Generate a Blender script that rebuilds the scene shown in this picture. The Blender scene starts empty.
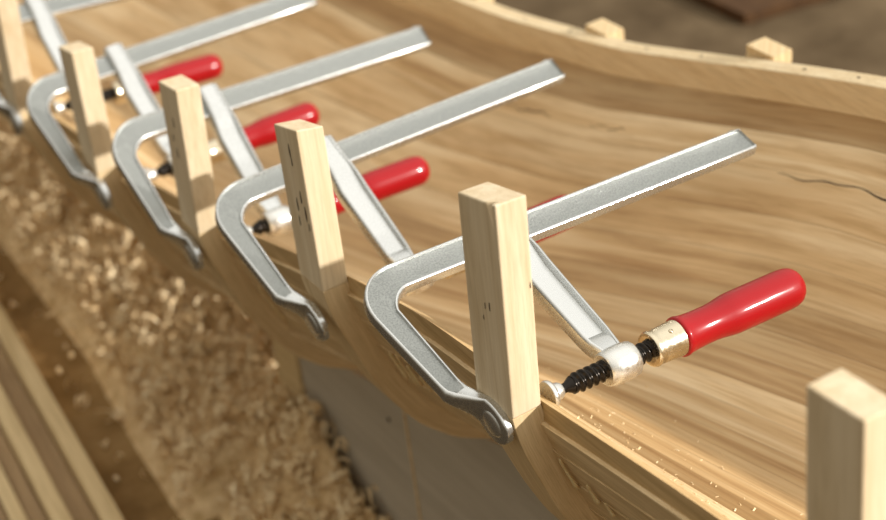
import bpy, bmesh, math, random
import numpy as np
from mathutils import Vector, Matrix, noise
random.seed(7)
PI = math.pi
scene = bpy.context.scene
C = scene.collection

# ------------------------------------------------------------------ helpers
def obj(name, verts, faces, m, parent=None, smooth=False, uvs=None, bevel=0, mats=None, fmat=None, sharp=None):
    me = bpy.data.meshes.new(name)
    me.from_pydata([tuple(v) for v in verts], [], faces)
    if uvs is not None:
        ul = me.uv_layers.new(name='UVMap')
        for p in me.polygons:
            for li, vi in zip(p.loop_indices, p.vertices):
                ul.data[li].uv = uvs[vi]
    me.materials.append(m)
    if mats:
        for x in mats: me.materials.append(x)
        for p, k in zip(me.polygons, fmat): p.material_index = k
    bm = bmesh.new(); bm.from_mesh(me)
    bmesh.ops.recalc_face_normals(bm, faces=bm.faces)
    bm.to_mesh(me); bm.free()
    if smooth:
        me.polygons.foreach_set('use_smooth', [True]*len(me.polygons))
        if sharp: me.set_sharp_from_angle(angle=math.radians(sharp))
    me.update()
    o = bpy.data.objects.new(name, me); C.objects.link(o)
    if parent: o.parent = parent
    if bevel:
        b = o.modifiers.new('bevel', 'BEVEL'); b.width = bevel; b.segments = 2; b.limit_method = 'ANGLE'
    return o

def tag(o, label=None, cat=None, group=None, kind=None):
    if label: o['label'] = label
    if cat: o['category'] = cat
    if group: o['group'] = group
    if kind: o['kind'] = kind
    return o

def empty(name, loc=(0, 0, 0), label=None, cat=None, group=None):
    o = bpy.data.objects.new(name, None); C.objects.link(o); o.location = loc
    o.empty_display_size = .02
    return tag(o, label, cat, group)

def loft(rings, closed_ring=True, cap=True):
    """rings: list of lists of points (same count)"""
    n = len(rings[0]); V = [p for r in rings for p in r]; F = []
    for i in range(len(rings)-1):
        for j in range(n if closed_ring else n-1):
            k = (j+1) % n
            F.append((i*n+j, i*n+k, (i+1)*n+k, (i+1)*n+j))
    if cap and closed_ring:
        F.append(tuple(range(n))[::-1]); F.append(tuple((len(rings)-1)*n+j for j in range(n)))
    return V, F

def revolve(prof, n=32, axis='x', o=(0, 0, 0)):
    """prof: (axial, radius)"""
    rings = []
    for a, r in prof:
        rings.append([(o[0]+a, o[1]+r*math.cos(2*PI*k/n), o[2]+r*math.sin(2*PI*k/n)) for k in range(n)])
    return loft(rings)

def join(parts):
    V, F = [], []
    for v, f in parts:
        b = len(V); V += list(v); F += [tuple(i+b for i in q) for q in f]
    return V, F

# ------------------------------------------------------------------ materials
def lin(c):
    return tuple(((x/255)/12.92 if x/255 <= .04045 else ((x/255+.055)/1.055)**2.4) for x in c)+(1,)

def newmat(name, rough=.5, metal=0, spec=.5):
    m = bpy.data.materials.new(name); m.use_nodes = True
    nt = m.node_tree; b = nt.nodes['Principled BSDF']
    b.inputs['Roughness'].default_value = rough; b.inputs['Metallic'].default_value = metal
    b.inputs['Specular IOR Level'].default_value = spec
    return m, nt, b

def N(nt, t, **k):
    n = nt.nodes.new(t)
    for a, v in k.items():
        if a in n.inputs: n.inputs[a].default_value = v
        else: setattr(n, a, v)
    return n

def ramp(nt, stops):
    r = nt.nodes.new('ShaderNodeValToRGB'); e = r.color_ramp.elements
    while len(e) < len(stops): e.new(.5)
    for x, (p, c) in zip(e, stops): x.position = p; x.color = c
    return r

def mapping(nt, src, scale, loc=(0, 0, 0)):
    tc = nt.nodes.new('ShaderNodeTexCoord'); mp = nt.nodes.new('ShaderNodeMapping')
    mp.inputs['Scale'].default_value = scale; mp.inputs['Location'].default_value = loc
    nt.links.new(tc.outputs[src], mp.inputs['Vector']); return mp

def wood(name, dark, light, scale, src='Object', rough=.62, bump=.15, spot=.0, pores=1.):
    """grain runs along the axis with the small scale"""
    m, nt, b = newmat(name, rough, 0, .3); L = nt.links.new
    mp = mapping(nt, src, scale)
    n1 = N(nt, 'ShaderNodeTexNoise', Scale=1.0, Detail=6.0, Roughness=.62, Distortion=.7); L(mp.outputs[0], n1.inputs['Vector'])
    mp2 = mapping(nt, src, tuple(s*3.3 for s in scale), (3, 1, 7))
    n2 = N(nt, 'ShaderNodeTexNoise', Scale=1.6, Detail=3.0, Roughness=.7); L(mp2.outputs[0], n2.inputs['Vector'])
    r = ramp(nt, [(.3, lin(dark)), (.62, lin(light))]); L(n1.outputs['Fac'], r.inputs[0])
    r2 = ramp(nt, [(.3, (.80, .77, .72, 1)), (.55, (1, 1, 1, 1))]); L(n2.outputs['Fac'], r2.inputs[0])
    mx = N(nt, 'ShaderNodeMix', data_type='RGBA', blend_type='MULTIPLY'); mx.inputs[0].default_value = pores
    L(r.outputs[0], mx.inputs[6]); L(r2.outputs[0], mx.inputs[7])
    L(mx.outputs[2], b.inputs['Base Color'])
    bp = N(nt, 'ShaderNodeBump', Strength=bump, Distance=.001); L(n2.outputs['Fac'], bp.inputs['Height']); L(bp.outputs[0], b.inputs['Normal'])
    return m

M_RIB = wood('pale_rib_wood', (218, 196, 158), (238, 221, 190), (90, 90, 4), 'Object', pores=.6)
M_RIBC = wood('laminated_rib_wood', (208, 180, 134), (232, 208, 166), (8, 200, 1), 'UV', bump=.3, pores=.8)
M_END = wood('end_grain', (222, 196, 156), (240, 218, 180), (60, 40, 40), 'Object')
M_EDGE = wood('skin_edge_wood', (182, 150, 102), (210, 180, 132), (120, 4, 120), 'Object', bump=.3)
M_PLANK = wood('outer_plank_wood', (200, 172, 126), (234, 210, 168), (90, 3, 90), 'Object', bump=.4)
M_RIM = wood('rim_wood', (222, 196, 152), (240, 220, 182), (120, 4, 120), 'Object')
M_BOARD = wood('stacked_board_wood', (204, 178, 130), (232, 208, 162), (40, 2, 40), 'Object')
M_BOARD2 = wood('dark_board_wood', (138, 112, 80), (172, 144, 106), (40, 2, 40), 'Object')

def planked():
    m, nt, b = newmat('inner_planking', .5, 0, .35); L = nt.links.new
    tc = nt.nodes.new('ShaderNodeTexCoord'); sp = nt.nodes.new('ShaderNodeSeparateXYZ'); L(tc.outputs['UV'], sp.inputs[0])
    W = .030
    dv = N(nt, 'ShaderNodeMath', operation='DIVIDE'); L(sp.outputs['Y'], dv.inputs[0]); dv.inputs[1].default_value = W
    fl = N(nt, 'ShaderNodeMath', operation='FLOOR'); L(dv.outputs[0], fl.inputs[0])
    fr = N(nt, 'ShaderNodeMath', operation='FRACT'); L(dv.outputs[0], fr.inputs[0])
    wn = N(nt, 'ShaderNodeTexWhiteNoise', noise_dimensions='1D'); L(fl.outputs[0], wn.inputs['W'])
    # scarf joints: offset along plank
    of = N(nt, 'ShaderNodeMath', operation='MULTIPLY_ADD'); L(wn.outputs['Value'], of.inputs[0]); of.inputs[1].default_value = 13.0; L(sp.outputs['X'], of.inputs[2])
    cb = nt.nodes.new('ShaderNodeCombineXYZ')
    s1 = N(nt, 'ShaderNodeMath', operation='MULTIPLY'); L(of.outputs[0], s1.inputs[0]); s1.inputs[1].default_value = 2.0
    s2 = N(nt, 'ShaderNodeMath', operation='MULTIPLY'); L(sp.outputs['Y'], s2.inputs[0]); s2.inputs[1].default_value = 52
    s3 = N(nt, 'ShaderNodeMath', operation='MULTIPLY'); L(wn.outputs['Value'], s3.inputs[0]); s3.inputs[1].default_value = 40
    L(s1.outputs[0], cb.inputs[0]); L(s2.outputs[0], cb.inputs[1]); L(s3.outputs[0], cb.inputs[2])
    n1 = N(nt, 'ShaderNodeTexNoise', Scale=1.0, Detail=6.0, Roughness=.55, Distortion=.25); L(cb.outputs[0], n1.inputs['Vector'])
    n2 = N(nt, 'ShaderNodeTexNoise', Scale=4.0, Detail=4.0, Roughness=.7); L(cb.outputs[0], n2.inputs['Vector'])
    # broad figure
    r = ramp(nt, [(.28, lin((192, 158, 112))), (.47, lin((222, 194, 150))), (.64, lin((240, 220, 184)))]); L(n1.outputs['Fac'], r.inputs[0])
    tint = ramp(nt, [(0, (.50, .42, .32, 1)), (.25, (.74, .66, .55, 1)), (.6, (1.0, .97, .93, 1)), (1, (1.06, 1.06, 1.05, 1))]); L(wn.outputs['Value'], tint.inputs[0])
    mx = N(nt, 'ShaderNodeMix', data_type='RGBA', blend_type='MULTIPLY'); mx.inputs[0].default_value = 1
    L(r.outputs[0], mx.inputs[6]); L(tint.outputs[0], mx.inputs[7])
    r2 = ramp(nt, [(.38, (.78, .73, .66, 1)), (.54, (1, 1, 1, 1))]); L(n2.outputs['Fac'], r2.inputs[0])
    mx2 = N(nt, 'ShaderNodeMix', data_type='RGBA', blend_type='MULTIPLY'); mx2.inputs[0].default_value = .8
    L(mx.outputs[2], mx2.inputs[6]); L(r2.outputs[0], mx2.inputs[7])
    # joint line
    c1 = N(nt, 'ShaderNodeMath', operation='LESS_THAN'); L(fr.outputs[0], c1.inputs[0]); c1.inputs[1].default_value = .022
    ml = N(nt, 'ShaderNodeMath', operation='MULTIPLY'); L(c1.outputs[0], ml.inputs[0]); ml.inputs[1].default_value = .35
    mx3 = N(nt, 'ShaderNodeMix', data_type='RGBA'); L(ml.outputs[0], mx3.inputs[0]); L(mx2.outputs[2], mx3.inputs[6]); mx3.inputs[7].default_value = lin((92, 62, 30))
    # larger blotches
    mo = mapping(nt, 'Object', (9, 4, 9)); n3 = N(nt, 'ShaderNodeTexNoise', Scale=1.0, Detail=3.0); L(mo.outputs[0], n3.inputs['Vector'])
    r3 = ramp(nt, [(.3, (.86, .83, .78, 1)), (.7, (1.06, 1.05, 1.03, 1))]); L(n3.outputs['Fac'], r3.inputs[0])
    mx4 = N(nt, 'ShaderNodeMix', data_type='RGBA', blend_type='MULTIPLY'); mx4.inputs[0].default_value = 1
    L(mx3.outputs[2], mx4.inputs[6]); L(r3.outputs[0], mx4.inputs[7])
    L(mx4.outputs[2], b.inputs['Base Color'])
    bp = N(nt, 'ShaderNodeBump', Strength=.25, Distance=.001); L(n2.outputs['Fac'], bp.inputs['Height']); L(bp.outputs[0], b.inputs['Normal'])
    return m
M_INNER = planked()

def steel(name, col, rough, gscale=1500, bump=.12, metal=1.0):
    m, nt, b = newmat(name, rough, metal); L = nt.links.new
    b.inputs['Base Color'].default_value = lin(col)
    mp = mapping(nt, 'Object', (1, 1, 1))
    n = N(nt, 'ShaderNodeTexNoise', Scale=gscale, Detail=3.0, Roughness=.7); L(mp.outputs[0], n.inputs['Vector'])
    bp = N(nt, 'ShaderNodeBump', Strength=bump, Distance=.0004); L(n.outputs['Fac'], bp.inputs['Height']); 
    if bump > .02: L(bp.outputs[0], b.inputs['Normal'])
    r = ramp(nt, [(.3, (rough-.06,)*3+(1,)), (.7, (rough+.1,)*3+(1,))]); L(n.outputs['Fac'], r.inputs[0]); L(r.outputs[0], b.inputs['Roughness'])
    c = lin(col); q = .70 if bump > .9 else .985
    rc = ramp(nt, [(.38, (c[0]*q, c[1]*q, c[2]*q, 1)), (.6, c)]); L(n.outputs['Fac'], rc.inputs[0]); L(rc.outputs[0], b.inputs['Base Color'])
    return m
M_STEEL = steel('galvanised_steel', (214, 216, 215), .22, 500, .0, .9)
M_GRAIN = steel('rough_rail_web', (170, 173, 170), .38, 700, 1.0)
M_BOSS = steel('cast_zinc', (226, 226, 222), .28, 400, .06, .92)
M_BLACK, nt, b = newmat('blackened_thread', .26, .85, .6); b.inputs['Base Color'].default_value = lin((42, 38, 34))
M_FER = steel('pale_brass_ferrule', (222, 210, 184), .22, 300, .01)
M_RED, nt, b = newmat('red_lacquer', .45, 0, .15); b.inputs['Base Color'].default_value = lin((158, 4, 16)); b.inputs['Coat Weight'].default_value = .5; b.inputs['Coat Roughness'].default_value = .13
mp = mapping(nt, 'Object', (25, 160, 160)); n = N(nt, 'ShaderNodeTexNoise', Scale=1.0, Detail=2.0); nt.links.new(mp.outputs[0], n.inputs['Vector'])
bp = N(nt, 'ShaderNodeBump', Strength=.2, Distance=.001); nt.links.new(n.outputs['Fac'], bp.inputs['Height']); nt.links.new(bp.outputs[0], b.inputs['Normal']); nt.links.new(bp.outputs[0], b.inputs['Coat Normal'])
M_HOLE, nt, b = newmat('dark_hole', .8); b.inputs['Base Color'].default_value = lin((52, 32, 18))
M_GLUE, nt, b = newmat('dried_glue', .3, 0, .5); b.inputs['Base Color'].default_value = lin((224, 198, 150)); b.inputs['Subsurface Weight'].default_value = .1
M_SHAV = wood('wood_shavings', (226, 194, 142), (250, 232, 194), (30, 30, 30), 'Object', bump=.1)
M_HEAP = wood('sawdust_heap', (196, 164, 114), (240, 214, 168), (45, 45, 45), 'Object', rough=.95, bump=.8)
M_PANEL = wood('grey_painted_panel', (176, 168, 152), (190, 182, 166), (12, 2, 30), 'Object', bump=.1, pores=.4)

def floor_mat():
    m, nt, b = newmat('dusty_floor', .95, 0, .1); L = nt.links.new
    mp = mapping(nt, 'Object', (7, 7, 7)); n1 = N(nt, 'ShaderNodeTexNoise', Scale=1.0, Detail=9.0, Roughness=.68); L(mp.outputs[0], n1.inputs['Vector'])
    mp2 = mapping(nt, 'Object', (1.6, 1.6, 1.6)); n2 = N(nt, 'ShaderNodeTexNoise', Scale=1.0, Detail=4.0); L(mp2.outputs[0], n2.inputs['Vector'])
    r = ramp(nt, [(.32, lin((124, 98, 62))), (.52, lin((168, 138, 94))), (.72, lin((200, 170, 122)))]); L(n1.outputs['Fac'], r.inputs[0])
    # greyer concrete to the right of the boat
    sp = nt.nodes.new('ShaderNodeSeparateXYZ'); tc = nt.nodes.new('ShaderNodeTexCoord'); L(tc.outputs['Object'], sp.inputs[0])
    mr = N(nt, 'ShaderNodeMapRange'); mr.inputs[1].default_value = .9; mr.inputs[2].default_value = 1.4; L(sp.outputs[0], mr.inputs[0])
    rg = ramp(nt, [(.3, lin((84, 70, 52))), (.7, lin((122, 106, 84)))]); L(n1.outputs['Fac'], rg.inputs[0])
    mx = N(nt, 'ShaderNodeMix', data_type='RGBA'); L(mr.outputs[0], mx.inputs[0]); L(r.outputs[0], mx.inputs[6]); L(rg.outputs[0], mx.inputs[7])
    r2 = ramp(nt, [(.35, (.72, .70, .66, 1)), (.65, (1.08, 1.06, 1.02, 1))]); L(n2.outputs['Fac'], r2.inputs[0])
    mx2 = N(nt, 'ShaderNodeMix', data_type='RGBA', blend_type='MULTIPLY'); mx2.inputs[0].default_value = 1
    L(mx.outputs[2], mx2.inputs[6]); L(r2.outputs[0], mx2.inputs[7])
    # colour darkened further left, out of view, to cut light bounced onto the posts
    ml = N(nt, 'ShaderNodeMapRange'); ml.inputs[1].default_value = .05; ml.inputs[2].default_value = .38; L(sp.outputs[0], ml.inputs[0])
    mx5 = N(nt, 'ShaderNodeMix', data_type='RGBA'); L(ml.outputs[0], mx5.inputs[0]); mx5.inputs[6].default_value = lin((72, 60, 44)); L(mx2.outputs[2], mx5.inputs[7])
    L(mx5.outputs[2], b.inputs['Base Color'])
    return m
M_FLOOR = floor_mat()

# ------------------------------------------------------------------ hull geometry
YS = [-.6, .0, .3, .47, .64, .8, .97, 1.1, 1.37, 1.6, 1.85, 2.2, 3.2]
ZS = [.80, .798, .793, .787, .778, .762, .738, .704, .628, .586, .562, .548, .54]
_xs = np.linspace(-.6, 3.2, 400); _raw = np.interp(_xs, YS, ZS)
_k = np.exp(-np.linspace(-2, 2, 17)**2); _k /= _k.sum()
_sm = np.convolve(np.pad(_raw, 8, mode='edge'), _k, 'valid')
def Zg(y): return float(np.interp(y, _xs, _sm))
def XO(y):      # outer edge of the near gunwale
    return float(np.interp(y, [.8, 1.1, 1.37, 2.2], [.514, .533, .540, .545]))
def XRf(y): return float(np.interp(y, [.9, 1.2, 1.6, 2.4], [1.010, 1.016, 1.026, 1.03]))
D = .178
def smooth(a, b, x):
    t = max(0, min(1, (x-a)/(b-a))); return t*t*(3-2*t)
def inner_z(x, y):
    x0, x1 = XO(y), XRf(y)
    u = (x-(x0+x1)/2)/((x1-x0)/2); u = max(-1, min(1, u))
    return -D*(1-abs(u)**2.1)**1.0 - .026*smooth(.75, 1, u)

hull = empty('boat_hull', (.775, 1.1, .43), 'open wooden boat hull of glued strip planks lying inside the row of ribs', 'boat hull')
HM = Matrix.Translation((-.775, -1.1, -.43))
def hobj(name, V, F, m, **k):
    V = [(v[0]-.775, v[1]-1.1, v[2]-.43) for v in V]
    return obj(name, V, F, m, hull, **k)

def smooth(a, b, x):
    t = max(0, min(1, (x-a)/(b-a))); return t*t*(3-2*t)
NY, NX = 150, 56
rng = [(-.5+3.6*i/(NY-1)) for i in range(NY)]
# plank lines: follow the field dx/dy = -k(x) back to y = 1 (planks fan slightly across the hull)
def kf(x): return .11*np.clip((x-.50)/.14, .2, 1)*np.clip((.955-x)/.16, 0, 1)
XQ = np.linspace(.5, 1.05, 140); VQ = []
for y in rng:
    x = XQ.copy(); st = 40; dy = (1.0-y)/st
    for _ in range(st): x = x-kf(x)*dy
    VQ.append(x)
V, UV, F = [], [], []
for i, y in enumerate(rng):
    x0 = XO(y)
    for j in range(NX):
        u = -math.cos(PI*j/(NX-1)); XR = XRf(y); x = (x0+XR)/2+u*(XR-x0)/2
        V.append((x, y, Zg(y)+inner_z(x, y)))
        UV.append((y, float(np.interp(x, XQ, VQ[i]))))
n0 = len(V)
V += [(x+.003*(1 if j < 3 else 0)-.003*(1 if j > NX-4 else 0), y, z-.012) for (x, y, z), j in zip(V, list(range(NX))*NY)]; UV += UV
for i in range(NY-1):
    for j in range(NX-1):
        a = i*NX+j; F.append((a, a+1, a+NX+1, a+NX)); F.append((n0+a, n0+a+NX, n0+a+NX+1, n0+a+1))
    for j, sg in ((0, 1), (NX-1, -1)):
        a = i*NX+j; F.append((a, a+NX, n0+a+NX, n0+a)[::sg])
for i in (0, NY-1):
    for j in range(NX-1):
        a = i*NX+j; F.append((a, a+1, n0+a+1, n0+a))
skin = hobj('inner_planking', V, F, M_INNER, smooth=True, uvs=UV, sharp=40)

def strip(name, sec, m, y0=-.5, y1=3.1, n=110, bevel=.0008, wob=0):
    """sec(y) -> list of (x,z-offset from Zg)"""
    rings = []
    for i in range(n):
        y = y0+(y1-y0)*i/(n-1)
        w = wob*noise.noise(Vector((y*6, 3.3, 1.1*len(name))))
        rings.append([(x+w, y, Zg(y)+z) for x, z in sec(y)])
    V, F = loft(rings); return hobj(name, V, F, m, bevel=bevel)

# near edge layers: skin edge, then the outer planks stepping down along the ribs
strip('skin_edge_strip', lambda y: [(XO(y), 0), (XO(y)-.0005, -.0165), (XO(y)+.016, -.0165), (XO(y)+.016, -.015), (XO(y)+.010, -.0105)], M_EDGE)
RIBO = [(.490, .20), (.490, -.005), (.4955, -.03), (.506, -.06), (.519, -.095), (.537, -.135), (.562, -.172), (.598, -.205), (.645, -.231), (.70, -.245), (.775, -.25)]
def ribcurve(n=60, top=.0, dx=0.):
    # arc-length samples of the outer line from z=top down to the centre
    P = [p for p in RIBO if p[1] < top]; P = [(.490, top)]+P
    pts = []
    ds = [0]
    for a, b in zip(P[:-1], P[1:]): ds.append(ds[-1]+math.dist(a, b))
    for i in range(n):
        s = ds[-1]*i/(n-1)
        pts.append((float(np.interp(s, ds, [p[0] for p in P])), float(np.interp(s, ds, [p[1] for p in P]))))
    for _ in range(6):
        q = pts[:]
        for i in range(1, n-1): q[i] = ((pts[i-1][0]+2*pts[i][0]+pts[i+1][0])/4, (pts[i-1][1]+2*pts[i][1]+pts[i+1][1])/4)
        pts = q
    return pts
RC = ribcurve(80, 0.)
def rib_at(z):   # outer x, at height offset z
    zs = [p[1] for p in RC][::-1]; xs = [p[0] for p in RC][::-1]
    return float(np.interp(z, zs, xs))
pl = [(-.0165, -.046), (-.044, -.078), (-.076, -.112), (-.110, -.148)]
for k, (za, zb) in enumerate(pl):
    def sec(y, za=za, zb=zb, k=k):
        o = XO(y)-.490
        xa = rib_at(za)+o-.0005; xb = rib_at(zb)+o-.001
        return [(xa-.0060, za), (xb-.0042, zb), (xb+.006, zb+.004), (xa+.012, za+.001)]
    strip('outer_plank', sec, M_PLANK, bevel=.0007, wob=.0006)
# bottom planking (hidden under the hull, closes it)
strip('bottom_planking', lambda y: [(.585, -.150), (.62, -.19), (.70, -.215), (.775, -.22), (.86, -.215), (.95, -.17), (1.0, -.10), (1.036, -.03), (1.026, -.03), (.985, -.09), (.94, -.155), (.86, -.2), (.775, -.205), (.70, -.2), (.63, -.178), (.598, -.146)], M_PLANK, bevel=0)
# far rim
strip('rim_strip', lambda y: [(XRf(y)-.001, 0.002), (XRf(y)-.003, -.030), (XRf(y)+.014, -.030), (XRf(y)+.021, 0.002)], M_RIM, bevel=.001)
# nails along the far rim and the dark seam, glue runs
for y in (1.02, 1.09, 1.24, 1.33, 1.47, 1.56):
    V, F = revolve([(0, .0001), (0, .0016), (.0008, .0014), (.001, .0001)], 10)
    V = [(XRf(y)+.010+v[1], y+v[2], Zg(y)+.0018+v[0]) for v in V]
    hobj('nail_head', V, F, M_HOLE, smooth=True)
def surf(x, y, h=.0): return (x, y, Zg(y)+inner_z(x, y)+h)
# dark cracks along a plank joint of the far side
for nm, ya, yb, xc, wm in (('dark_seam', 1.055, .83, .958, .0011), ('dark_seam', 1.56, 1.43, .970, .0006), ('dark_seam', 1.36, 1.30, .972, .0005)):
    rings = []
    for i in range(25):
        t = i/24; y = ya+(yb-ya)*t; x = xc+.0014*math.sin(11*t+ya*3)+.0008*math.sin(31*t)
        w = wm*(.25+.75*abs(math.sin(6*t+.3)))*(t+.15 if t < .5 else 1)*(0.2 if i in (0, 24) else 1)
        rings.append([surf(x-w, y, .0002), surf(x, y, .0005), surf(x+w, y, .0002), surf(x, y, -.001)])
    V, F = loft(rings); hobj(nm, V, F, M_HOLE, smooth=True)

def glue(x, y, ztop, ln, r):
    rings = []
    for i in range(12):
        t = i/11; z = ztop-ln*t; rr = r*(.55+.6*t**3)*(1 if i not in (0, 11) else .15)
        xx = rib_at(z-Zg(y))+XO(y)-.490-.0085
        rings.append([(xx+rr*.6*math.cos(a), y+rr*math.sin(a)+.001*math.sin(6*t), z) for a in np.linspace(0, 2*PI, 9)[:-1]])
    V, F = loft(rings); hobj('glue_drip', V, F, M_GLUE, smooth=True)
for y, dz, ln, r in ((1.062, -.072, .034, .0042), (1.048, -.068, .040, .0034), (1.036, -.078, .026, .0036), (1.020, -.085, .020, .0026), (.786, -.045, .034, .0030), (.762, -.058, .020, .0034), (.748, -.068, .014, .0026), (1.325, -.07, .05, .0036)):
    glue(x=0, y=y, ztop=Zg(y)+dz, ln=ln, r=r)

# wood dust and fuzz on the near inner slope
V, F = [], []
for k in range(520):
    y = random.gauss(.76, .16); x = XO(y)+.014+abs(random.gauss(0, .07))
    if x > .74: continue
    p = Vector(surf(x, y, .0004)); s = random.uniform(.0004, .0015); a = random.uniform(0, PI); l = s*random.uniform(1, 2.4)
    d = Vector((math.cos(a), math.sin(a), random.uniform(-.3, .3)))*l; e = Vector((-math.sin(a), math.cos(a), .4))*s*.4
    b0 = len(V); V += [p-d-e, p+d-e, p+d+e, p-d+e, p+Vector((0, 0, s*.7))]
    F += [(b0, b0+1, b0+4), (b0+1, b0+2, b0+4), (b0+2, b0+3, b0+4), (b0+3, b0, b0+4), (b0, b0+3, b0+2, b0+1)]
tag(obj('wood_dust', V, F, M_SHAV), 'pale crumbs of wood dust scattered on the sunlit inner slope of the hull', 'wood dust', kind='stuff')

# ------------------------------------------------------------------ ribs
def rib(yc, wid, xo, ztops, lean, label, marks=(), chip=False, th=.0235):
    """U shaped rib: near post, curve under the hull, short far stub."""
    z0 = Zg(yc); root = empty('curved_rib', (.775, yc, z0-.25), label, 'rib', 'upright ribs around the hull')
    dxo = xo-.490
    R = [(p[0]+dxo*(1-smooth(.5, .775, p[0])), p[1]) for p in RC]
    far = [(1.550-p[0]+(.0) , p[1]) for p in RC][::-1][1:]
    far = [(float(np.interp(p[0], [.775, 1.06], [.775, 1.0655])), p[1]) for p in far]
    far = [p for p in far if p[0] < .9 or p[1] < Zg(yc+.04)-z0-.004]
    path = R+far
    nn = len(path)
    rings, UVs = [], []; s = 0
    for i, (x, z) in enumerate(path):
        a = path[max(0, i-1)]; b = path[min(nn-1, i+1)]
        t = Vector((b[0]-a[0], 0, b[1]-a[1])).normalized(); nrm = Vector((-t.z, 0, t.x))
        if i: s += math.dist(path[i], path[i-1])
        dep = th+.022*smooth(.02, .13, -z)
        if i == 0 or i == nn-1: nrm = Vector((1 if i == 0 else -1, 0, 0)); dep = th
        p = Vector((x-.775, 0, z+.25)); q = p+nrm*dep
        h = wid/2
        sk = .055*smooth(.6, 1.04, x)
        rings.append([(p.x, -h+sk, p.z), (p.x, h+sk, p.z), (q.x, h+sk, q.z), (q.x, -h+sk, q.z)])
        UVs += [(s, 0.0), (s, wid+.1), (s, dep+wid+.2), (s, dep+.3)]
        UVs[-4] = (s, 0); UVs[-1] = (s, dep); UVs[-3] = (s, wid); UVs[-2] = (s, wid+dep)
    # far stub
    x1 = path[-1][0]-.775
    hz = Zg(yc+.04)+.0045-z0+.25
    b0, b1 = rings[-1][0][1], rings[-1][1][1]
    rings.append([(x1, b0, hz), (x1, b1, hz), (x1-th, b1, hz), (x1-th, b0, hz)])
    UVs += [(s+.01, 0), (s+.01, wid), (s+.01, wid+th), (s+.01, th)]
    V, F = loft(rings)
    # start: join the post on top (same piece of wood, one mesh)
    body = obj('laminated_curve', V, F, M_RIBC, root, uvs=UVs, bevel=.0008)
    # post
    zt_far, zt_near, zt_in = ztops
    lx = lean
    def c(x, y, z): return (x-.775, y-lx*(z)/1.0, z+.25)
    zb = 0.0
    x_o, x_i = xo, xo+th; h = wid/2
    zs = [zb, zb+.05, zb+.1]
    rings = []
    for z in zs: rings.append([c(x_o, -h, z), c(x_o, h, z), c(x_i, h, z), c(x_i, -h, z)])
    rings.append([c(x_o, -h, zt_near-z0), c(x_o, h, zt_far-z0), c(x_i, h, zt_far-z0+zt_in), c(x_i, -h, zt_near-z0+zt_in)])
    V, F = loft(rings)
    post = obj('post', V, F, M_RIB, root, bevel=.0011)
    if chip:
        cv = [(-.004, -.004, .006), (.012, -.004, .006), (-.004, .009, .006), (.0, -.002, -.028), (-.0045, .002, -.026), (.006, -.004, -.022), (.004, .003, -.004)]
        zt = zt_near-z0+.25
        V = [(xo-.775-.001, -h-.002, zt+.004), (xo-.775+.0075, -h-.002, zt+.004), (xo-.775-.001, -h+.006, zt+.004),
             (xo-.775-.002, -h-.003, zt-.026)]
        V[0] = (xo-.775-.004, -h-.004, zt+.004)
        cut = obj('splinter_notch', V, [(0, 1, 2), (0, 1, 3), (1, 2, 3), (2, 0, 3)], M_END, root)
        # carve it out of the post instead of keeping it
        md = post.modifiers.new('notch', 'BOOLEAN'); md.operation = 'DIFFERENCE'; md.object = cut; md.solver = 'EXACT'
        dg = bpy.context.evaluated_depsgraph_get(); nm = bpy.data.meshes.new_from_object(post.evaluated_get(dg))
        post.modifiers.clear(); post.data = nm
        bpy.data.objects.remove(cut)
    for fc, u, z, r in marks:   # dark insect/nail marks in the timber
        n = 10; pts = []
        for k in range(n):
            a = 2*PI*k/n; du = r*.32*math.cos(a)*random.uniform(.7, 1.2); dz = r*2.3*math.sin(a)*random.uniform(.7, 1.2)
            pts.append((du, dz))
        if fc == 'x':
            V = [(xo-.775-.0003, u+du-lx*z, z+dz+.25) for du, dz in pts]+[(xo-.775+.001, u+du*.8-lx*z, z+dz*.8+.25) for du, dz in pts]
        else:
            V = [(xo-.775+u+du, -h-.0003-lx*z, z+dz+.25) for du, dz in pts]+[(xo-.775+u+du*.8, -h+.001-lx*z, z+dz*.8+.25) for du, dz in pts]
        F = [tuple(range(n)), tuple(range(2*n-1, n-1, -1))]+[(k, (k+1) % n, n+(k+1) % n, n+k) for k in range(n)]
        obj('nail_hole', V, F, M_HOLE, root)
    return root

rib(.500, .040, .4895, (.948, .949, -.001), .0, 'pale upright rib without a clamp, nearest the camera at the right edge')
rib(.8175, .0425, .4895, (.920, .929, -.002), .04, 'pale upright rib with a chipped top corner, held by the frontmost clamp', [('x', -.005, .085, .0016), ('x', -.0, .083, .0012), ('x', .003, .072, .001), ('y', .0215, .10, .0012)], chip=True)
rib(1.113, .038, .5085, (.841, .850, -.005), .01, 'pale upright rib with dark slots down its left face, second from the front clamp', [('x', -.002, .125, .0028), ('x', -.003, .115, .0018), ('x', -.008, .085, .003), ('x', -.012, .072, .003), ('x', .000, .075, .003), ('x', .001, .06, .0022), ('x', -.014, .06, .002)])
rib(1.376, .037, .5155, (.783, .787, -.002), .12, 'pale upright rib standing behind the clamp with its handle behind the slotted rib', [('x', -.002, .12, .0025), ('x', .0, .085, .003), ('x', .004, .10, .002)])
rib(1.631, .037, .5165, (.723, .729, -.002), .08, 'blurred pale upright rib with shaded lower half, between the two rearmost whole clamps')
rib(1.862, .037, .5165, (.716, .721, .0), .2, 'blurred pale upright rib cut off by the upper left corner of the photo')

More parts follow.
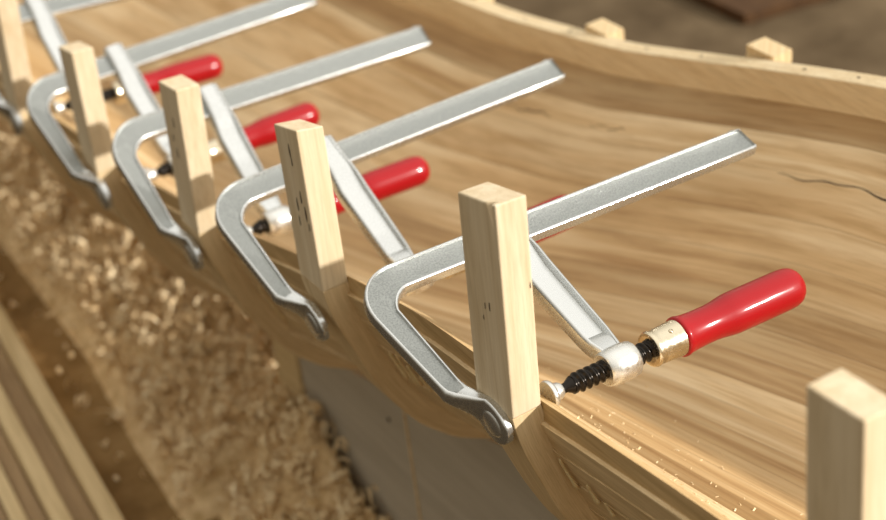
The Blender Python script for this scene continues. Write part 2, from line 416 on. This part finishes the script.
# ------------------------------------------------------------------ clamps
IW = .0245   # rail height (t)
def isec(c, wx, wn, groove, ax, an=(0, 0, 1), lip=.13):
    """I shaped closed section with rounded corners, 28 points"""
    c = Vector(c); ax = Vector(ax); an = Vector(an)
    a, h = wx/2, wn/2; r = min(h, a)*(.36 if groove > .001 else .5); g = h-groove
    l0 = a-r-.0002; l1 = l0-max(.0005, groove*.35)
    P = []
    def corner(cx, cy, a0):
        for k in range(5):
            t = a0+PI/2*k/4; P.append((cx+r*math.cos(t), cy+r*math.sin(t)))
    corner(a-r, -h+r, -PI/2); corner(a-r, h-r, 0)
    P.extend([(l0, h), (l1, g), (-l1, g), (-l0, h)])
    corner(-a+r, h-r, PI/2); corner(-a+r, -h+r, PI)
    P.extend([(-l0, -h), (-l1, -g), (l1, -g), (l0, -h)])
    return [tuple(c+ax*u+an*v) for u, v in P]

def jaw_bar():
    R = []
    for x in (.360, .3585, .30, .22, .14, .07, .046): R.append(isec((x, 0, 0), IW if x < .36 else IW-.0012, .0095, .0020 if x < .359 else .0005, (0, 1, 0)))
    # rounded corner
    rc = .030; ox = .003
    for k in range(1, 11):
        a = k/10*(PI/2-.04)
        cx, cy = rc+ox, rc
        px, py = cx-rc*math.sin(a), cy-rc*math.cos(a)
        R.append(isec((px, py, 0), IW+.003*math.sin(2*a)-.0045*a/1.57, (.0095+.0015*math.sin(2*a)), .0021, (math.sin(a), math.cos(a), 0)))
    for k, t in enumerate((.04, .06, .08, .094, .101)):
        R.append(isec((.003+.0040*(t-.03)/.07, t, 0), .0198-.0035*(t-.04)/.06, .0100, .0021, (1, -.05, 0)))
    # twist into the foot
    R.append(isec((.0075, .107, 0), .0170, .0112, .0006, (1, -.15, 0)))
    R.append(isec((.0095, .112, 0), .0150, .0128, .0003, (1, -.25, 0)))
    R.append(isec((.0130, .118, 0), .0120, .0155, .0001, (1, -.25, 0)))
    R.append(isec((.0165, .124, 0), .0095, .0180, .0, (1, -.2, 0)))
    for t, w in ((.130, .0235), (.136, .0268), (.142, .0276), (.148, .0262), (.153, .0222), (.1570, .0150), (.1592, .0060)):
        R.append(isec((.0190, t, 0), .0075 if t < .156 else .005, w, .0, (1, 0, 0)))
    V, F = loft(R); n = 28
    fm = []
    for i, f in enumerate(F):
        fm.append(1 if (len(f) == 4 and (i % n) in (11, 25) and i < n*23) else 0)
    return V, F, fm

def helix_rod(x0, x1, r0, r1, pitch, n=20, per=7):
    k = int((x1-x0)/pitch*per)+1; rings = []
    for i in range(k+1):
        x = x0+(x1-x0)*i/k
        ring = []
        for j in range(n):
            a = 2*PI*j/n; ph = ((x/pitch)-j/n) % 1
            tr = max(0, min(1, (abs(ph-.5)*2-.22)/.5)); r = r1+(r0-r1)*tr
            if x-x0 < .004: r = min(r, r0+.0008)
            ring.append((x, r*math.cos(a), r*math.sin(a)))
        rings.append(ring)
    return loft(rings)

def clamp(p, ax, s, dh, padx, label, tipdx=0):
    root = empty('screw_clamp', (0, 0, 0), label, 'clamp', 'steel screw clamps along the near edge')
    X, T, Nn = [Vector(a).normalized() for a in ax]
    M = Matrix(((X.x, T.x, Nn.x, p[0]), (X.y, T.y, Nn.y, p[1]), (X.z, T.z, Nn.z, p[2]), (0, 0, 0, 1)))
    root.matrix_world = M
    V, F, fm = jaw_bar()
    bar = obj('fixed_jaw_bar', V, F, M_STEEL, root, smooth=True, sharp=28, mats=[M_GRAIN], fmat=fm)
    # little peened stop on the end of the rail
    V, F = revolve([(.3525, .0001), (.3525, .0026), (.3565, .0026), (.3572, .0001)], 12, o=(0, -.0125, 0))
    obj('rail_stop', V, F, M_STEEL, root, smooth=True)
    # raised pressing face of the foot and its back boss
    V, F = revolve([(.0200, .0001), (.0200, .0112), (.0222, .0106), (.0224, .0001)], 24, o=(0, .1425, 0))
    obj('foot_face', V, F, M_BOSS, root, smooth=True, sharp=40)
    rg = []
    for x, k in ((.0155, 1), (.0147, .93), (.0142, .78)):
        rg.append([(x, .1425+.0112*k*math.cos(a), .0085*k*math.sin(a)) for a in np.linspace(0, 2*PI, 25)[:-1]])
    V, F = loft(rg); obj('foot_boss', V, F, M_STEEL, root, smooth=True, sharp=50)
    # sliding arm
    Tm = .14; R = []
    R.append(isec((s, -.0195, 0), .0190, .0160, .0, (1, 0, 0)))
    R.append(isec((s, -.0180, 0), .0225, .0185, .0008, (1, 0, 0)))
    R.append(isec((s, .0, 0), .0230, .0190, .0008, (1, 0, 0)))
    R.append(isec((s, .0165, 0), .0235, .0185, .0014, (1, 0, 0)))
    R.append(isec((s, .026, 0), .0252, .0165, .0036, (1, 0, 0)))
    for t in (.04, .07, .095, .112):
        q = (t-.04)/.085
        R.append(isec((s-.001, t, 0), .0262-.0030*q, .0150-.0015*q, .0050, (1, 0, 0)))
    R.append(isec((s-.001, .119, 0), .0224, .0138, .0012, (1, 0, 0)))
    R.append(isec((s, .131, 0), .0190, .0150, .0002, (1, 0, 0)))
    V, F = loft(R)
    arm = obj('sliding_arm', V, F, M_STEEL, root, smooth=True, sharp=28)
    prof = [(-.0130, .0085), (-.0135, .0112), (-.0122, .0124), (-.004, .0134), (.005, .0136), (.0112, .0128), (.0130, .0112), (.0132, .0085)]
    V, F = revolve(prof, 32, o=(s, Tm, 0)); obj('threaded_boss', V, F, M_BOSS, arm, smooth=True, sharp=45)
    # spindle along x at t=T
    sp = bpy.data.objects.new('spindle', None); C.objects.link(sp); sp.parent = root; sp.location = (0, Tm, 0)
    hx = s+dh
    a0 = padx+.013 if padx > .064 else padx+.0145
    V1, F1 = helix_rod(a0+.006, hx+.004, .0060, .0078, .0058)
    V2, F2 = revolve([(a0-.004, .0001), (a0-.004, .0036), (a0+.0012, .0036), (a0+.0055, .0060), (a0+.0075, .0062), (a0+.008, .0001)], 20)
    V, F = join([(V1, F1), (V2, F2)]); obj('threaded_rod', V, F, M_BLACK, sp, smooth=True, sharp=60)
    V, F = revolve([(padx, .0001), (padx, .0100), (padx+.0016, .0106), (padx+.0036, .0098), (padx+.0048, .0080), (padx+.0058, .0066), (padx+.0095, .0062), (padx+.0115, .0050), (padx+.0118, .0001)], 32)
    obj('swivel_pad', V, F, M_BOSS, sp, smooth=True, sharp=45)
    V, F = revolve([(hx-.025, .0085), (hx-.026, .0105), (hx-.0255, .0125), (hx-.0235, .0134), (hx-.0215, .0126), (hx-.018, .0129), (hx-.001, .0137), (hx+.002, .0138), (hx+.002, .006)], 40)
    fer = obj('ferrule', V, F, M_FER, sp, smooth=True, sharp=50)
    V, F = revolve([(0, .0001), (0, .0019), (.0007, .0015), (.0009, .0001)], 14)
    V = [(hx-.010+v[1], v[2]+.001, -.0131-v[0]) for v in V]
    obj('rivet', V, F, M_FER, fer, smooth=True)
    hp = [(.0, .0115), (-.0005, .0138), (.0006, .0150), (.0026, .0152), (.0046, .0146), (.010, .0139), (.020, .0134), (.030, .0134), (.037, .0139), (.043, .0148), (.048, .0154), (.054, .0156), (.075, .01562), (.098, .01558), (.105, .0152), (.1095, .0140), (.1125, .0118), (.1145, .0090), (.1154, .0055), (.1156, .0001)]
    V, F = revolve([(hx+a, r) for a, r in hp], 48); obj('handle_grip', V, F, M_RED, sp, smooth=True, sharp=60)
    return root

CL = {
 4: ([.4702, .9487, .7927], [[.998, .0016, -.0632], [-.0172, -.9549, -.2965], [-.0608, .2969, -.953]], .1246, .0526, .0630),
 3: ([.4891, 1.239, .7257], [[.9998, -.015, -.014], [-.0196, -.9016, -.4321], [-.0062, .4323, -.9017]], .1154, .0528, .070),
 2: ([.4984, 1.4882, .6843], [[.9983, -.0074, -.0584], [-.0398, -.8159, -.5768], [-.0434, .5781, -.8148]], .1113, .0550, .070),
 1: ([.4937, 1.7159, .6458], [[.9987, .0306, -.0399], [.0024, -.8215, -.5702], [-.0502, .5694, -.8205]], .1121, .0565, .070),
 0: ([.5003, 1.9618, .6326], [[.9952, -.0066, -.0972], [-.057, -.849, -.5253], [-.079, .5284, -.8453]], .1055, .0610, .066)}
LB = {4: 'frontmost steel screw clamp in sharp focus, with its whole red handle lying over the hull',
      3: 'second steel clamp from the front, red handle mostly hidden by the front rib',
      2: 'middle steel clamp of the five, its red handle emerging right of the slotted rib',
      1: 'blurred steel clamp, fourth from the front, its red handle behind the slotted rib top',
      0: 'most distant steel clamp, its bent corner cut off by the left edge of the photo'}
for k in (4, 3, 2, 1, 0):
    p, ax, s, dh, pad = CL[k]
    clamp(p, ax, s, dh, pad, LB[k])

# ------------------------------------------------------------------ floor and surroundings
FZ = .10
V = [(-3, -3, FZ), (9, -3, FZ), (9, 14, FZ), (-3, 14, FZ)]
fl = obj('floor', [(v[0], v[1], 0) for v in V], [(0, 1, 2, 3)], M_FLOOR); fl.location = (0, 0, FZ); tag(fl, 'dusty brown workshop floor', None, kind='structure')

def box(name, a, b, m, parent=None, bevel=.001):
    V = [(x, y, z) for x in (a[0], b[0]) for y in (a[1], b[1]) for z in (a[2], b[2])]
    F = [(0, 1, 3, 2), (4, 6, 7, 5), (0, 4, 5, 1), (2, 3, 7, 6), (0, 2, 6, 4), (1, 5, 7, 3)]
    return obj(name, V, F, m, parent, bevel=bevel)

# grey support panel under the hull
st = empty('support_panel', (.69, 1.0, FZ), 'grey painted plywood support panel standing under the hull', 'support')
ys = [.2+1.34*i/20 for i in range(21)]
R = [[(.672-.69, y-1.0, 0), (.690-.69, y-1.0, 0), (.690-.69, y-1.0, Zg(y)-.262-FZ), (.672-.69, y-1.0, Zg(y)-.262-FZ)] for y in ys]
V, F = loft(R); obj('panel_board', V, F, M_PANEL, st)
for y in (.99, 1.30):
    box('panel_joint', (-.0194, y-1.0, 0), (-.018, y-1.0+.003, Zg(y)-.264-FZ), M_PLANK, st, 0)
box('corner_upright', (-.022, .542, 0), (.03, .60, Zg(1.58)-.262-FZ), M_BOARD, st)
V, F = revolve([(0, .0001), (0, .003), (.001, .003), (.001, .0001)], 12); V = [(-.0185+v[0], .34+v[1], .235+v[2]) for v in V]
obj('screw_hole', V, F, M_HOLE, st)

# heap of shavings against the panel
def heap_h(x, y):
    foot = float(np.interp(y, [1.3, 1.5, 1.76, 2.0, 2.5, 3.5], [.60, .555, .575, .61, .64, .66]))
    top = float(np.interp(y, [1.26, 1.37, 1.49, 1.6, 1.8, 2.4, 3.5, 4.4], [.0, .075, .15, .14, .13, .13, .12, 0]))
    if x > .662 and y < 1.61: return -.003
    q = smooth(foot-.02, foot+.11, x) if y < 1.6 else max(0, min(1, (x-foot+.05)/(.15+.15*min(1, (y-1.6)/.15))))**.85
    q *= 1-smooth(.80, 1.0, x)
    n = noise.noise(Vector((x*9, y*9, 0)))*.4+noise.noise(Vector((x*25, y*25, 4)))*.25
    return max(-.003, top*q*(1+.3*n)+.012*n*min(1, q*4)-.003)
nx, ny = 120, 170
V, F = [], []
for i in range(ny):
    for j in range(nx):
        x = .40+.90*j/(nx-1); y = 1.2+3.3*i/(ny-1); V.append((x, y, FZ+heap_h(x, y)))
for i in range(ny-1):
    for j in range(nx-1):
        a = i*nx+j; F.append((a, a+1, a+nx+1, a+nx))
hp = obj('shaving_heap', V, F, M_HEAP, smooth=True); tag(hp, 'long heap of sawdust and shavings under the left side of the hull', 'sawdust heap', kind='stuff')

V, F = [], []
def curl(p, r, w, turns, ax, ph, lift):
    n = max(7, int(turns*10)); ax = ax.normalized(); u = ax.orthogonal().normalized(); v = ax.cross(u)
    b0 = len(V)
    for i in range(n+1):
        a = ph+turns*2*PI*i/n; rr = r*(1-.35*i/n)
        c = Vector(p)+u*rr*math.cos(a)+v*rr*math.sin(a)+ax*(lift*i/n)
        V.append(c-ax*w/2); V.append(c+ax*w/2)
    for i in range(n): q = b0+2*i; F.append((q, q+1, q+3, q+2))
rd = random.Random(3)
cnt = 0
while cnt < 6500:
    y = 1.28+2.6*rd.random()**1.6; x = rd.uniform(.5, .9)
    h = heap_h(x, y)
    if h < .012 and rd.random() > .05: continue
    if x > .662 and y < 1.62: continue
    cnt += 1
    r = rd.uniform(.004, .014); ax = Vector((rd.gauss(0, 1), rd.gauss(0, 1), rd.gauss(0, .6)))
    curl((x, y, FZ+h+r*.5+rd.random()*.018), r, rd.uniform(.002, .0055), rd.uniform(.5, 1.5), ax, rd.uniform(0, 6), rd.uniform(0, .014))
sv = obj('wood_shavings', V, F, M_SHAV, smooth=True); tag(sv, 'curled pale plane shavings lying on the sawdust heap', 'shavings', kind='stuff')

# chips strewn on the floor
V, F = [], []
for k in range(260):
    x = rd.gauss(.62, .05); y = rd.uniform(1.4, 3.0)
    if x > .66 or x < .46: continue
    s = rd.uniform(.0015, .005); a = rd.uniform(0, 6); p = Vector((x, y, FZ+max(0, heap_h(x, y))+.002))
    d = Vector((math.cos(a), math.sin(a), .1))*s*1.6; e = Vector((-math.sin(a), math.cos(a), .2))*s*.6; b0 = len(V)
    z = Vector((0, 0, .0014)); V += [p-d-e, p+d-e, p+d+e, p-d+e, p-d-e+z, p+d-e+z, p+d+e+z, p-d+e+z]
    F += [tuple(b0+i for i in q) for q in ((0, 3, 2, 1), (4, 5, 6, 7), (0, 1, 5, 4), (1, 2, 6, 5), (2, 3, 7, 6), (3, 0, 4, 7))]
ch = obj('wood_chips', V, F, M_SHAV); tag(ch, 'small pale wood chips strewn on the brown floor left of the heap', 'wood chips', kind='stuff')

def beam(name, p0, p1, w, h, m, label, cat, group=None, z=FZ):
    """long board from p0 to p1 on plan, width w, height h"""
    a, b = Vector(p0), Vector(p1); L = (b-a).length; ang = math.atan2(b.y-a.y, b.x-a.x)-PI/2
    V = [(x, y, zz) for x in (-w/2, w/2) for y in (0, L) for zz in (0, h)]
    F = [(0, 1, 3, 2), (4, 6, 7, 5), (0, 4, 5, 1), (2, 3, 7, 6), (0, 2, 6, 4), (1, 5, 7, 3)]
    o = obj(name, V, F, m, bevel=.0012); o.location = (a.x, a.y, z); o.rotation_euler = (0, 0, ang)
    tag(o, label, cat, group); return o
BRD = []
# boards lower left, on edge side by side
from math import cos, sin
dirv = Vector((.11, 1, 0)).normalized(); perp = Vector((dirv.y, -dirv.x, 0))
base = Vector((.441, 1.589, 0))
off = 0
for k, (w, h, m, lab) in enumerate((
    (.022, .060, M_BOARD, 'long pale board on edge, rightmost of the boards at the lower left corner'),
    (.026, .040, M_BOARD2, 'low dark brown board beside the rightmost pale board on the floor'),
    (.022, .058, M_BOARD, 'long pale board between two dark boards at the lower left corner'),
    (.020, .045, M_BOARD2, 'greyish brown board left of the second pale board on the floor'),
    (.018, .056, M_BOARD, 'narrow pale board, third of the pale ones from the right at the lower left'),
    (.030, .050, M_BOARD2, 'dark board at the far left of the lower left stack'))):
    c = base-perp*(off+w/2); off += w+.0015
    beam('long_board', c-dirv*.9, c+dirv*(.80-.03*k), w, h, m, lab, 'board', 'long boards on the floor at the lower left')

# things beyond the far rim
def slab(name, pts, h, m, label, cat):
    n = len(pts); V = [(x, y, 0) for x, y in pts]+[(x, y, h) for x, y in pts]
    F = [tuple(range(n))[::-1], tuple(range(n, 2*n))]+[(k, (k+1) % n, n+(k+1) % n, n+k) for k in range(n)]
    o = obj(name, V, F, m, bevel=.002); o.location = (0, 0, FZ); tag(o, label, cat); return o
M_DARK = wood('dark_brown_board', (62, 42, 24), (88, 62, 36), (14, 14, 4), 'Object', rough=.9)
slab('brown_board', [(1.85, 2.115), (2.25, 2.04), (2.35, 2.7), (1.85, 2.7)], .02, M_DARK, 'dark brown board lying on the grey floor beyond the far rim', 'board')

# ------------------------------------------------------------------ camera
cam = bpy.data.cameras.new('camera'); co = bpy.data.objects.new('camera', cam); C.objects.link(co)
Rw = np.array([[.827, -.38, .414], [-.551, -.407, .728], [-.108, -.831, -.546]])
g = np.array([.108, .831, .546]); g /= np.linalg.norm(g)
X = np.array([.832, -.327, .447]); X = X-g*(X@g); X /= np.linalg.norm(X); Y = np.cross(-g, X)
Rw = np.stack([X, Y, -g])
mw = Matrix(((Rw[0][0], -Rw[0][1], -Rw[0][2], 0), (Rw[1][0], -Rw[1][1], -Rw[1][2], 0), (Rw[2][0], -Rw[2][1], -Rw[2][2], 1.5), (0, 0, 0, 1)))
co.matrix_world = mw
cam.sensor_width = 36; cam.lens = 1800/886*36; cam.clip_start = .05
cam.dof.use_dof = True; cam.dof.focus_distance = 1.25; cam.dof.aperture_fstop = 6.2
scene.camera = co

# ------------------------------------------------------------------ light
sd = Vector((.8, -1.0, .49)).normalized()
sun = bpy.data.lights.new('sun', 'SUN'); so = bpy.data.objects.new('sun', sun); C.objects.link(so)
so.rotation_euler = sd.to_track_quat('Z', 'Y').to_euler(); so.location = sd*4+Vector((0, 0, 2))
sun.energy = 4.1; sun.angle = math.radians(1.6); sun.color = (1.0, .94, .87)
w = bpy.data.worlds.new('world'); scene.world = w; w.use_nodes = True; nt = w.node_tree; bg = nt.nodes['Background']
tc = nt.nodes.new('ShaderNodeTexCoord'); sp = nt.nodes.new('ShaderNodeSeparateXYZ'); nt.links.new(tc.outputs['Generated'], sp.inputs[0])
# workshop surroundings: dim warm lower half, light walls, brightness added overhead for the steel, +X side made brighter and -X dimmer
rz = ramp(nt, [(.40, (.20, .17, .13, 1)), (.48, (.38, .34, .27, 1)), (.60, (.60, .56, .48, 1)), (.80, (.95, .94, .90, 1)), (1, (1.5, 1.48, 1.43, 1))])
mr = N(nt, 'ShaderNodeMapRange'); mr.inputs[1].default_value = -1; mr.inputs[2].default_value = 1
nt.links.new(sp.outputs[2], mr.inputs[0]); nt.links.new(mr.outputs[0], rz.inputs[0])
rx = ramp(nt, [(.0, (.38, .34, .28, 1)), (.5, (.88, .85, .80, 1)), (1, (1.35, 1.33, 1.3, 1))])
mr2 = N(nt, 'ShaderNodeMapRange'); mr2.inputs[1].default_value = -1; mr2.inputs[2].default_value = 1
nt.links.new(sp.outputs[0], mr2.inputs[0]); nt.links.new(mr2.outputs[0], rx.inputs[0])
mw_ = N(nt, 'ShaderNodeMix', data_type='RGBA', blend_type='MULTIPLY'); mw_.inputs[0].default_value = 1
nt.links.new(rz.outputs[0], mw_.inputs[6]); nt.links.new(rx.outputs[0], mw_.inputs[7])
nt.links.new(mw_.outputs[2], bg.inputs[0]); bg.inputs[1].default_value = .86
scene.view_settings.view_transform = 'Standard'; scene.view_settings.look = 'None'
scene.view_settings.gamma = 1; scene.view_settings.use_curve_mapping = False
scene.view_settings.exposure = .2
